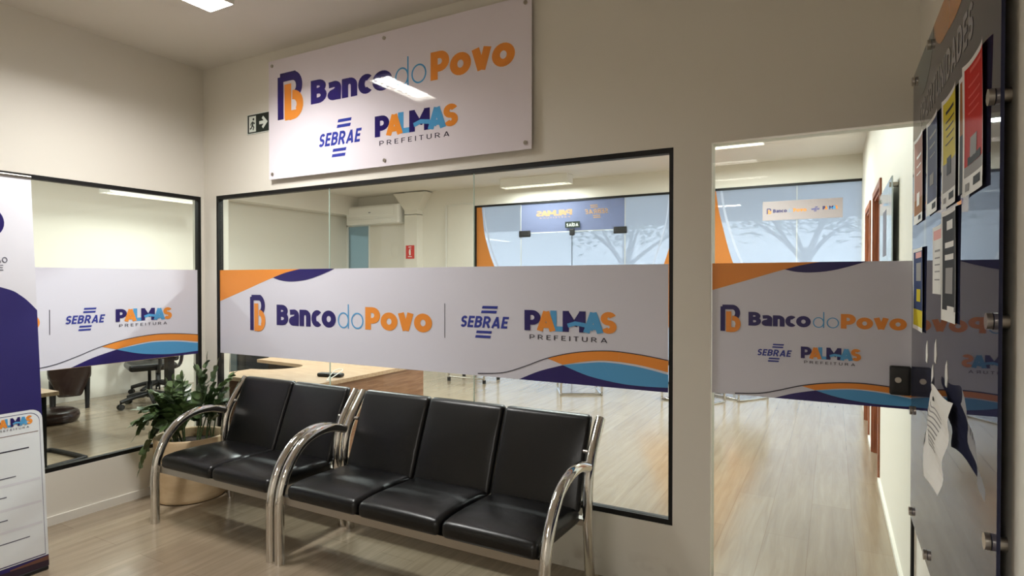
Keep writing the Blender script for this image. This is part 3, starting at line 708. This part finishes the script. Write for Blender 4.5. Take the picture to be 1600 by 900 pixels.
# ---------------------------------------------------------------- notice board with its papers
BX = 4.345
nb = empty('notice_board', (BX, -.72, 1.39), 'tall glossy navy acrylic notice board on the right wall', 'notice board')
by0, by1, bz0, bz1 = -1.392, -.048, .552, 2.226
world_part(MB().box(BX, BX + .006, by0, by1, bz0, bz1), 'panel', BOARD, nb)
# u runs towards the viewer: u = -y
def art(p, name):
    o = p.build(name, [B_OR, B_TEAL, B_TXT], lambda u, v, l: (BX - .0003 * l, -u, v)); o.parent = nb; o.matrix_parent_inverse = Matrix.Translation(-Vector(nb.location))
oe = curve2([(.56, 2.226), (.60, 2.175), (.68, 2.130), (.80, 2.118), (.95, 2.112), (1.12, 2.14), (1.28, 2.226)], 8)
art(Print().band([(x, 2.2255) for x, y in oe], oe, 0, 1), 'orange_swoosh')
te = curve2([(.17, 2.226), (.22, 2.130), (.30, 2.090), (.42, 2.100), (.52, 2.150), (.56, 2.226)], 8)
art(Print().band([(x, 2.2255) for x, y in te], te, 1, 1), 'teal_swoosh')
art(Print().text('OPORTUNIDADES', .245, 1.985, .082, 2, .2, .90, .11), 'title_lettering')
def pin(y, z): world_part(MB().tube([(BX - .010, y, z), (BX - .001, y, z)], .016, 16).tube([(BX + .006, y, z), (XF - .0006, y, z)], .014, 16), 'standoff', STEEL, nb)
for z in (2.18, 1.797, 1.374, .955, .60): pin(-1.345, z)
for z in (2.195, .965, .585): pin(-.095, z)
for y in (-.50, -.92): pin(y, 2.19); pin(y, .585)
pcol = lambda n, c: P('paper_' + n, c, .7, 0, .15)
def paper(name, y0, y1, z0, z1, rows, label, curl=.012, slant=0, marks=(), mats=()):
    """sheet on the board; rows = [(fraction from bottom, slot)], u from y1 (far) to y0 (near)"""
    W, H = y1 - y0, z1 - z0; N_ = 8; b = MB()
    def f(u, v, l=0):
        c_ = curl * (abs(2 * u / W - 1) ** 3 * (.3 + .7 * (v / H)) + .4 * ((1 - v / H) ** 3))
        return (BX - .0015 - .45 * c_ - .0003 * l, y1 - u, z0 + v + slant * u)
    cuts = [0] + [r_[0] for r_ in rows]
    for i in range(N_):
        u0, u1 = W * i / N_, W * (i + 1) / N_
        for (va, vb, mi) in [(cuts[k], rows[k][0], rows[k][1]) for k in range(len(rows))]:
            m = max(1, int((vb - va) * 10))
            for j in range(m):
                v0, v1 = H * (va + (vb - va) * j / m), H * (va + (vb - va) * (j + 1) / m)
                qd = [f(u0, v0), f(u1, v0), f(u1, v1), f(u0, v1)]
                b.add(qd, [(0, 1, 2, 3)], mi)
    # white border, then marks
    p = Print(); bd = .012
    for a0, a1, c0, c1 in ((0, bd, 0, H), (W - bd * .5, W, 0, H), (0, W, H - bd, H)):
        m = 10
        for j in range(m):
            if a1 - a0 < .05: p.rect(a0, a1, c0 + (c1 - c0) * j / m, c0 + (c1 - c0) * (j + 1) / m, 0, 1)
            else: p.rect(a0 + (a1 - a0) * j / m, a0 + (a1 - a0) * (j + 1) / m, c0, c1, 0, 1)
    for (u0, u1, v0, v1, mi) in marks:
        m = max(1, int((u1 - u0) * 8)); 
        for j in range(m):
            ua, ub = u0 + (u1 - u0) * j / m, u0 + (u1 - u0) * (j + 1) / m; p.rect(ua * W, ub * W, v0 * H, v1 * H, mi, 2)
    o = p.build(name, [PAPER] + list(mats), f, None, b)
    return tag(o, label, 'poster', 'papers on the notice board')
GREY = pcol('grey', (150, 146, 144)); DARK = pcol('dark', (44, 42, 46))
RED = pcol('red', (188, 34, 24)); YEL = pcol('yellow', (206, 186, 40)); BLU = pcol('slate', (70, 74, 104)); PNK = pcol('terracotta', (172, 120, 104)); NBL = pcol('blue', (46, 60, 104)); BRN = pcol('amber', (150, 92, 36)); LPK = pcol('pale_pink', (232, 170, 164)); ROSE = pcol('rose', (214, 96, 84))
paper('poster', -1.285, -1.080, 1.640, 1.936, [(.14, 0), (.22, 1), (1, 2)], 'red poster with white foot, nearest of the top row on the board', .016, 0,
      [(.25, .8, .90, .93, 3), (.2, .7, .80, .815, 3), (.2, .75, .72, .735, 3), (.22, .72, .66, .672, 3), (.2, .7, .60, .612, 3), (.3, .62, .27, .42, 1), (.2, .85, .22, .28, 4), (.5, .85, .05, .11, 4), (.12, .3, .03, .09, 1)], [GREY, RED, ROSE, DARK])
paper('poster', -1.066, -1.000, 1.655, 1.930, [(.5, 1), (1, 2)], 'narrow dark amber sheet tucked between the red and yellow posters', .002, 0, (), [DARK, BRN])
paper('poster', -.980, -.775, 1.645, 1.938, [(.14, 0), (.40, 1), (1, 2)], 'yellow poster with white foot, left of the red one', .012, 0,
      [(.2, .75, .84, .87, 3), (.2, .8, .76, .775, 3), (.2, .75, .70, .715, 3), (.25, .8, .63, .642, 3), (.2, .75, .56, .572, 3), (.3, .6, .28, .44, 3), (.5, .85, .05, .11, 3), (.12, .3, .04, .09, 1)], [GREY, YEL, DARK])
paper('poster', -.684, -.470, 1.655, 1.948, [(.13, 0), (1, 1)], 'slate blue poster with white foot, left of the yellow one', .010, 0,
      [(.2, .8, .80, .83, 2), (.2, .7, .70, .72, 2), (.25, .7, .6, .615, 2), (.25, .6, .3, .42, 2), (.5, .85, .04, .10, 3)], [BLU, GREY, DARK])
paper('poster', -.368, -.132, 1.655, 1.962, [(.10, 0), (.28, 2), (1, 1)], 'terracotta poster at the far end of the top row on the board', .010, 0,
      [(.25, .75, .75, .78, 0), (.25, .75, .65, .665, 0), (.25, .7, .56, .575, 0), (.3, .6, .2, .35, 0), (.5, .8, .03, .08, 3)], [PNK, BRN, DARK])
paper('poster', -.990, -.778, 1.345, 1.636, [(.10, 0), (1, 1)], 'black and white flyer hanging below the yellow poster', .010, 0,
      [(.3, .7, .82, .90, 0), (.2, .8, .66, .71, 0), (.2, .8, .55, .60, 0), (.25, .75, .25, .48, 2), (.4, .9, .06, .14, 0)], [DARK, GREY])
paper('poster', -.764, -.606, 1.413, 1.609, [(.5, 0), (.8, 0), (1, 1)], 'small white sheet with pink head, left of the black flyer', .006, 0,
      [(.2, .8, .62, .65, 2), (.2, .8, .52, .54, 2), (.2, .8, .42, .44, 2), (.2, .8, .32, .34, 2), (.2, .8, .2, .22, 2)], [LPK, GREY])
paper('poster', -.395, -.135, 1.278, 1.566, [(.05, 0), (.25, 2), (.40, 1), (1, 1)], 'dark blue and yellow flyer at the far end of the second row', .012, 0,
      [(.25, .75, .6, .82, 3), (.3, .7, .35, .5, 2), (.2, .8, .88, .95, 4)], [NBL, YEL, GREY, LPK])
# torn letter hanging off the board
def torn():
    b = MB(); nu, nv_ = 10, 16
    def f(u, v):
        y = -.69 - .30 * u - .06 * (1 - v) ; z = 1.178 - .02 * u - (1 - v) * (.185 + .035 * u) + .008 * math.sin(9 * u + 3 * v)
        x = BX - .006 - .045 * (1 - v) * (.4 + .6 * math.sin(u * 2.6)) - .016 * math.sin(PI * u) * v - .008 * math.sin(7 * v + 2 * u) ** 2
        return (x, y, z)
    for i in range(nu):
        for j in range(nv_):
            u0, u1, v0, v1 = i / nu, (i + 1) / nu, j / nv_, (j + 1) / nv_
            b.add([f(u0, v0), f(u1, v0), f(u1, v1), f(u0, v1)], [(0, 1, 2, 3)], 0, True)
    p = Print()
    for k in range(9): p.rect(.2, .82, .72 - k * .05, .735 - k * .05, 1, 1)
    p.rect(.3, .55, .80, .85, 2, 1); p.rect(.12, .3, .15, .21, 2, 1)
    def g(u, v, l): x, y, z = f(u, v); return (x - .0008, y, z)
    o = Print(); 
    for pts, mi, ly in p.p:
        (u0, v0), (u1, _), (_, v1), _ = pts
        for i in range(8): o.rect(u0 + (u1 - u0) * i / 8, u0 + (u1 - u0) * (i + 1) / 8, v0, v1, mi, 1)
    return o.build('torn_letter', [PAPER, GREY, DARK], g, None, b)
tag(torn(), 'creased white letter hanging loose low on the notice board', 'letter', 'papers on the notice board')
for (y, z, l_) in ((-.475, 1.225, 'upper left of four torn paper scraps above the hanging letter'), (-.655, 1.245, 'upper right of four torn paper scraps above the hanging letter'), (-.60, 1.165, 'lower left of four torn paper scraps, touching the hanging letter'), (-.845, 1.205, 'lower right of four torn paper scraps above the hanging letter')):
    b = MB(); h_ = .032; pts = [(-.02, -h_), (.008, -h_ * 1.1), (.022, -h_ * .3), (.014, h_ * .4), (.006, h_ * 1.15), (-.014, h_ * .6), (-.02, 0)]
    vs = [(BX - .0015, y - u, z + v) for u, v in pts] + [(BX - .0003, y - u, z + v) for u, v in pts]; n = len(pts)
    b.add(vs, [list(range(n)), list(range(n, 2 * n))[::-1]] + [(i, i + n, (i + 1) % n + n, (i + 1) % n) for i in range(n)])
    tag(b.build('paper_scrap', PAPER), l_, 'paper scrap', 'torn paper scraps')

# ---------------------------------------------------------------- office: signs, air conditioner, corridor board
ac = empty('air_conditioner', (-3.2, YB, 2.64), 'white split air conditioner high on the far office wall', 'air conditioner')
MB().rbox(-.60, .62, -.23, 0, -.17, .17, .03, 4).build('body', WHITEP, ac)
MB().rbox(-.58, .52, -.242, -.225, -.03, .14, .008, 2).build('front_panel', WHITEM, ac)
MB().rbox(-.56, .50, -.240, -.205, -.14, -.075, .008, 2).build('air_flap', WHITEM, ac)
MB().box(-.05, .0, -.244, -.241, .03, .045).build('badge', GREYINK, ac)
REDS = P('sign_red', (204, 52, 44), .4); p = Print(); W_, H_ = .18, .23
p.rect(.0, W_, 0, H_, 0, 0); p.rect(.075, .105, .06, .14, 1, 1); p.poly(arc(.09, .14, .015, .015, 0, 180, 8), 1, 1); p.line([(.09, .15), (.09, .175), (.12, .165)], .008, 1, 1); p.line([(.085, .165), (.066, .13), (.066, .09)], .005, 1, 1); p.rect(.05, .13, .03, .042, 1, 1); p.rect(.06, .12, .195, .207, 1, 1)
b = MB().box(-2.465, -2.285, YB - .168, YB - .161, 1.84, 2.07)
tag(p.build('extinguisher_sign', [REDS, WHITEM], lambda u, v, l: (-2.465 + u, YB - .1685 - .0004 * l, 1.84 + v), None, b), 'small red fire extinguisher sign on the far column', 'sign')
p = Print(); p.rect(0, .24, 0, .095, 0, 0); p.text('SAÍDA', .025, .022, .045, 1, .18, .19, .16, layer=1)
b = MB().box(.475, .715, GY - .028, GY - .022, 2.262, 2.357); 
sa = p.build('hanging_exit_sign', [P('exit_sign_green', (24, 38, 30), .5), EXW], lambda u, v, l: (.475 + u, GY - .0285 - .0004 * l, 2.262 + v), None, b)
for x in (.49, .69): MB().box(x, x + .01, GY - .022, GY, 2.34, 2.35).build('hook', STEEL, sa)
tag(sa, 'small dark green exit sign over the double glass street door', 'exit sign')
PLQ = P('plaque_grey', (164, 152, 152), .5); p = Print(); p.rect(0, .915, 0, .245, 0, 0)
q = Print(); icon(q, 0, 0, .055, .07); bancodopovo(q, .075, .012, .39, .045); cross_logo(q, .515, .005, .10, .06); palmas(q, .645, .005, .165, .06, False)
for pts, mi, ly in q.p: p.poly([(x + .05, y + .085) for x, y in pts], mi, ly)
b = MB().box(3.266, 4.181, GY - .012, GY - .002, 2.238, 2.483)
tag(p.build('glass_plaque', [PLQ, NAVY, ORANGE, SKYB, SEBB, DARKINK], lambda u, v, l: (3.266 + u, GY - .0125 - .0004 * l, 2.238 + v), None, b), 'grey printed plaque on the street glass at the corridor end', 'sign')
cb = empty('corridor_board', (XR - .034, 1.42, 1.55), 'acrylic notice board with standoffs on the corridor wall', 'notice board')
MB().box(0, .006, -.455, .455, -.55, .46).build('panel', P('corridor_acrylic', (206, 220, 226), .05), cb)
p = Print(); p.rect(-.15, .10, .05, .32, 0, 1); p.rect(-.25, .15, -.2, -.02, 1, 1); p.build('print', [GREYINK, SKYB], lambda u, v, l: (-.0008 * l, -u, v), cb)
for y in (-.40, .40):
    for z in (-.50, .42): MB().tube([(-.008, y, z), (.0334, y, z)], .014, 12).build('standoff', STEEL, cb)

# ---------------------------------------------------------------- office: furniture
dk = empty('curved_desk', (.5, .6, 0), 'pale wood desk with a curved inner edge behind the benches', 'desk')
cur = curve2([(-.52, .86), (-.1, .83), (.12, .80), (.20, .70), (.17, .58), (.10, .50), (.02, .46), (-.06, .44)], 8)
poly = [(-.06, .106), (.955, .106), (.955, 1.42), (-.52, 1.42)] + [(x, y) for x, y in cur]
world_part(MB().prism(poly, .712, .74), 'desk_top', WOOD, dk)
world_part(MB().box(.925, .945, .12, 1.40, 0, .712), 'end_panel', WOOD2, dk)
world_part(MB().box(-.5, .925, 1.36, 1.38, .25, .712), 'modesty_panel', WOOD2, dk)
world_part(MB().box(-.04, -.02, .12, .40, 0, .712), 'end_panel', WOOD2, dk)
world_part(MB().box(-.44, -.05, .92, 1.33, .10, .70), 'drawer_unit', P('dark_drawer', (62, 46, 38), .4), dk)
ph = empty('desk_phone', (.80, .46, .741), 'dark handset lying on the curved desk', 'phone', None, .25)
MB().rbox(-.10, .10, -.03, .03, 0, .028, .012, 3).build('handset', BLKP, ph)
cbm = MB().tube(smooth_path([(1.02 - .1, .30, .742), (.90, .40, .80), (.93, .45, .80), (.93, .30, .7445)], 8), .003, 6)
tag(cbm.build('cable', WHITEP), 'thin white cable looping up on the curved desk by the handset', 'cable')
pc = empty('computer_tower', (-3.52, 3.0, 0), 'black computer tower on the floor beyond the curved desk', 'computer')
MB().rbox(-.17, .17, -.10, .30, .01, .52, .01, 2).build('case', BLKP, pc); MB().box(-.15, -.02, -.112, -.10, .06, .47).build('front_bezel', P('tower_bezel', (70, 82, 86), .2), pc)
for x in (-.14, .10):
    for y in (-.08, .22): MB().box(x, x + .04, y, y + .04, 0, .012).build('foot', BLKP, pc)

def office_chair(x, y, rz, label):
    r = empty('office_chair', (x, y, 0), label, 'chair', 'black office chairs', rz)
    for k in range(5):
        a = k * 2 * PI / 5; c_, s_ = math.cos(a), math.sin(a)
        l_ = MB().tube(smooth_path([(.03 * c_, .03 * s_, .14), (.16 * c_, .16 * s_, .125), (.31 * c_, .31 * s_, .085)], 4), [.030, .030, .029, .028, .027, .026, .025, .024, .022], 10).build('base_arm', BLKP, r)
        b = MB()
        for e in (-1, 1):
            cx, cy = .31 * c_ - e * .018 * s_, .31 * s_ + e * .018 * c_
            b.tube([(cx - e * .010 * -s_, cy - e * .010 * c_, .032), (cx + e * .010 * -s_, cy + e * .010 * c_, .032)], .032, 14)
        b.tube([(.31 * c_, .31 * s_, .03), (.31 * c_, .31 * s_, .085)], .010, 8); b.build('caster', BLKP, l_)
    MB().tube([(0, 0, .10), (0, 0, .28), (0, 0, .281), (0, 0, .42)], [.03, .03, .018, .018], 14).build('gas_column', BLKP, r)
    MB().rbox(-.24, .24, -.23, .25, .43, .51, .035, 4).build('seat', VINYL, r)
    MB().rbox(-.22, .22, .22, .28, .60, 1.05, .028, 4, 0, lambda v: Vector((v.x, v.y + .5 * v.x * v.x * -1 + .12 * (v.z - .6), v.z))).build('backrest', VINYL, r)
    MB().tube(smooth_path([(0, .10, .42), (0, .30, .44), (0, .34, .62), (0, .33, .75)], 5), .02, 8).build('back_support', BLKP, r)
    for e in (-1, 1): MB().tube(smooth_path([(e * .20, .05, .42), (e * .29, .05, .44), (e * .30, .05, .60), (e * .29, -.10, .68), (e * .29, .18, .68), (e * .30, .10, .60)], 6), .02, 8).build('armrest', BLKP, r)
    return r
office_chair(-2.93, 1.29, -.38, 'black office chair with star base seen through the left window')
office_chair(-3.62, 1.80, 2.62, 'second black office chair behind the nearer star-base chair')
lc = empty('leather_chair', (-3.60, .78, 0), 'glossy dark leather chair behind the desk at the left window', 'chair', None, -2.03)
MB().rbox(-.20, .20, -.22, .16, .33, .47, .05, 4).build('seat', LEATHER, lc)
MB().rbox(-.20, .20, .16, .23, .15, .92, .033, 4, 0, lambda v: Vector((v.x * (1 if v.z > .4 else .55 + .45 * max(0, (v.z - .15) / .25)), v.y - .9 * v.x * v.x + .12 * (v.z - .4), v.z)), 9).build('backrest', LEATHER, lc)
for x in (-.16, .16):
    for y in (-.18, .12): MB().tube([(x, y, 0), (x, y, .34)], [.022, .030], 10).build('leg', BLKP, lc)
st = empty('round_stool', (-2.98, .33, 0), 'low dark round stool behind the desk leg at the left window', 'stool')
MB().lathe([(0, .0), (.20, .0), (.225, .02), (.235, .06), (.225, .10), (.18, .125), (0, .13)], 0, 0, 36).build('cushion', LEATHER, st)
# desk close to the left window
d2 = empty('desk', (-.62, -1.4, 0), 'wood-topped desk with black steel legs beside the banner', 'desk', 'black-legged desks')
world_part(MB().box(-1.25, -.31, -2.1, -.80, .715, .74), 'desk_top', WOOD, d2)
for x in (-1.20, -.37):
    for y in (-2.05, -.88): world_part(MB().box(x - .025, x + .025, y - .025, y + .025, 0, .715), 'leg', BLK, d2)
world_part(MB().box(-1.20, -.37, -.895, -.865, .66, .71), 'cross_bar', BLK, d2)
fr = tag(MB().tube(smooth_path([(-1.85, -.55, .02), (-1.75, -.26, .02), (-1.70, -.22, .02), (-1.30, -.20, .02), (-1.24, -.24, .02), (-1.20, -.55, .02)], 6), .018, 10).build('floor_frame', BLK), 'bent black tube frame on the floor behind the left window sill', 'footrest')
d3 = empty('desk', (-1.9, .8, 0), 'long wood-topped desk half hidden by the left window film', 'desk', 'black-legged desks')
world_part(MB().box(-2.75, -1.50, -.32, .76, .725, .75), 'desk_top', WOOD, d3)
world_part(MB().box(-1.60, -1.53, .66, .72, 0, .725), 'leg', BLK, d3)
world_part(MB().box(-2.74, -2.68, -.30, -.24, 0, .725), 'leg', BLK, d3)
# visitor chairs with chrome sled bases
def sled_chair(x, y, rz, label):
    r = empty('visitor_chair', (x, y, 0), label, 'chair', 'chrome sled visitor chairs', rz)
    for e in (-1, 1):
        MB().tube(smooth_path([(e * .25, -.24, .44), (e * .25, -.26, .40), (e * .26, -.25, .06), (e * .26, -.21, .014), (e * .26, .22, .014), (e * .26, .25, .06), (e * .25, .25, .45), (e * .24, .30, .85)], 6), .0125, 10).build('sled_leg', CHROME, r)
    MB().tube([(-.26, -.20, .014), (.26, -.20, .014)], .0125, 10).build('cross_bar', CHROME, r)
    MB().rbox(-.24, .24, -.25, .23, .43, .49, .025, 3).build('seat', VINYL, r)
    MB().rbox(-.23, .23, .245, .285, .52, .88, .018, 3, 0, lambda v: Vector((v.x, v.y + .12 * (v.z - .45), v.z))).build('backrest', VINYL, r)
    return r
sled_chair(1.17, 4.45, .5, 'chrome sled chair under the light blue wave of the main window film')
sled_chair(2.60, 4.55, -.5, 'chrome sled chair behind the pier between window and glass doorway')
tb = empty('low_table', (-.55, 4.6, 0), 'table with chrome bars and black feet beyond the curved desk', 'table')
MB().rbox(-.35, .35, -.25, .25, .70, .73, .01, 2).build('table_top', WOOD, tb)
for x in (-.30, .30):
    for y in (-.20, .20): 
        l_ = MB().tube([(x, y, .03), (x, y, .70)], .015, 10).build('leg', CHROME, tb); MB().tube([(x, y, 0), (x, y, .05)], .026, 10).build('rubber_foot', BLKP, l_)
for y in (-.2, .2): MB().tube([(-.30, y, .06), (.30, y, .06)], .012, 8).build('cross_bar', CHROME, tb)
sled_chair(3.02, 5.12, -.6, 'chrome sled chair farthest off, beyond the glass door')
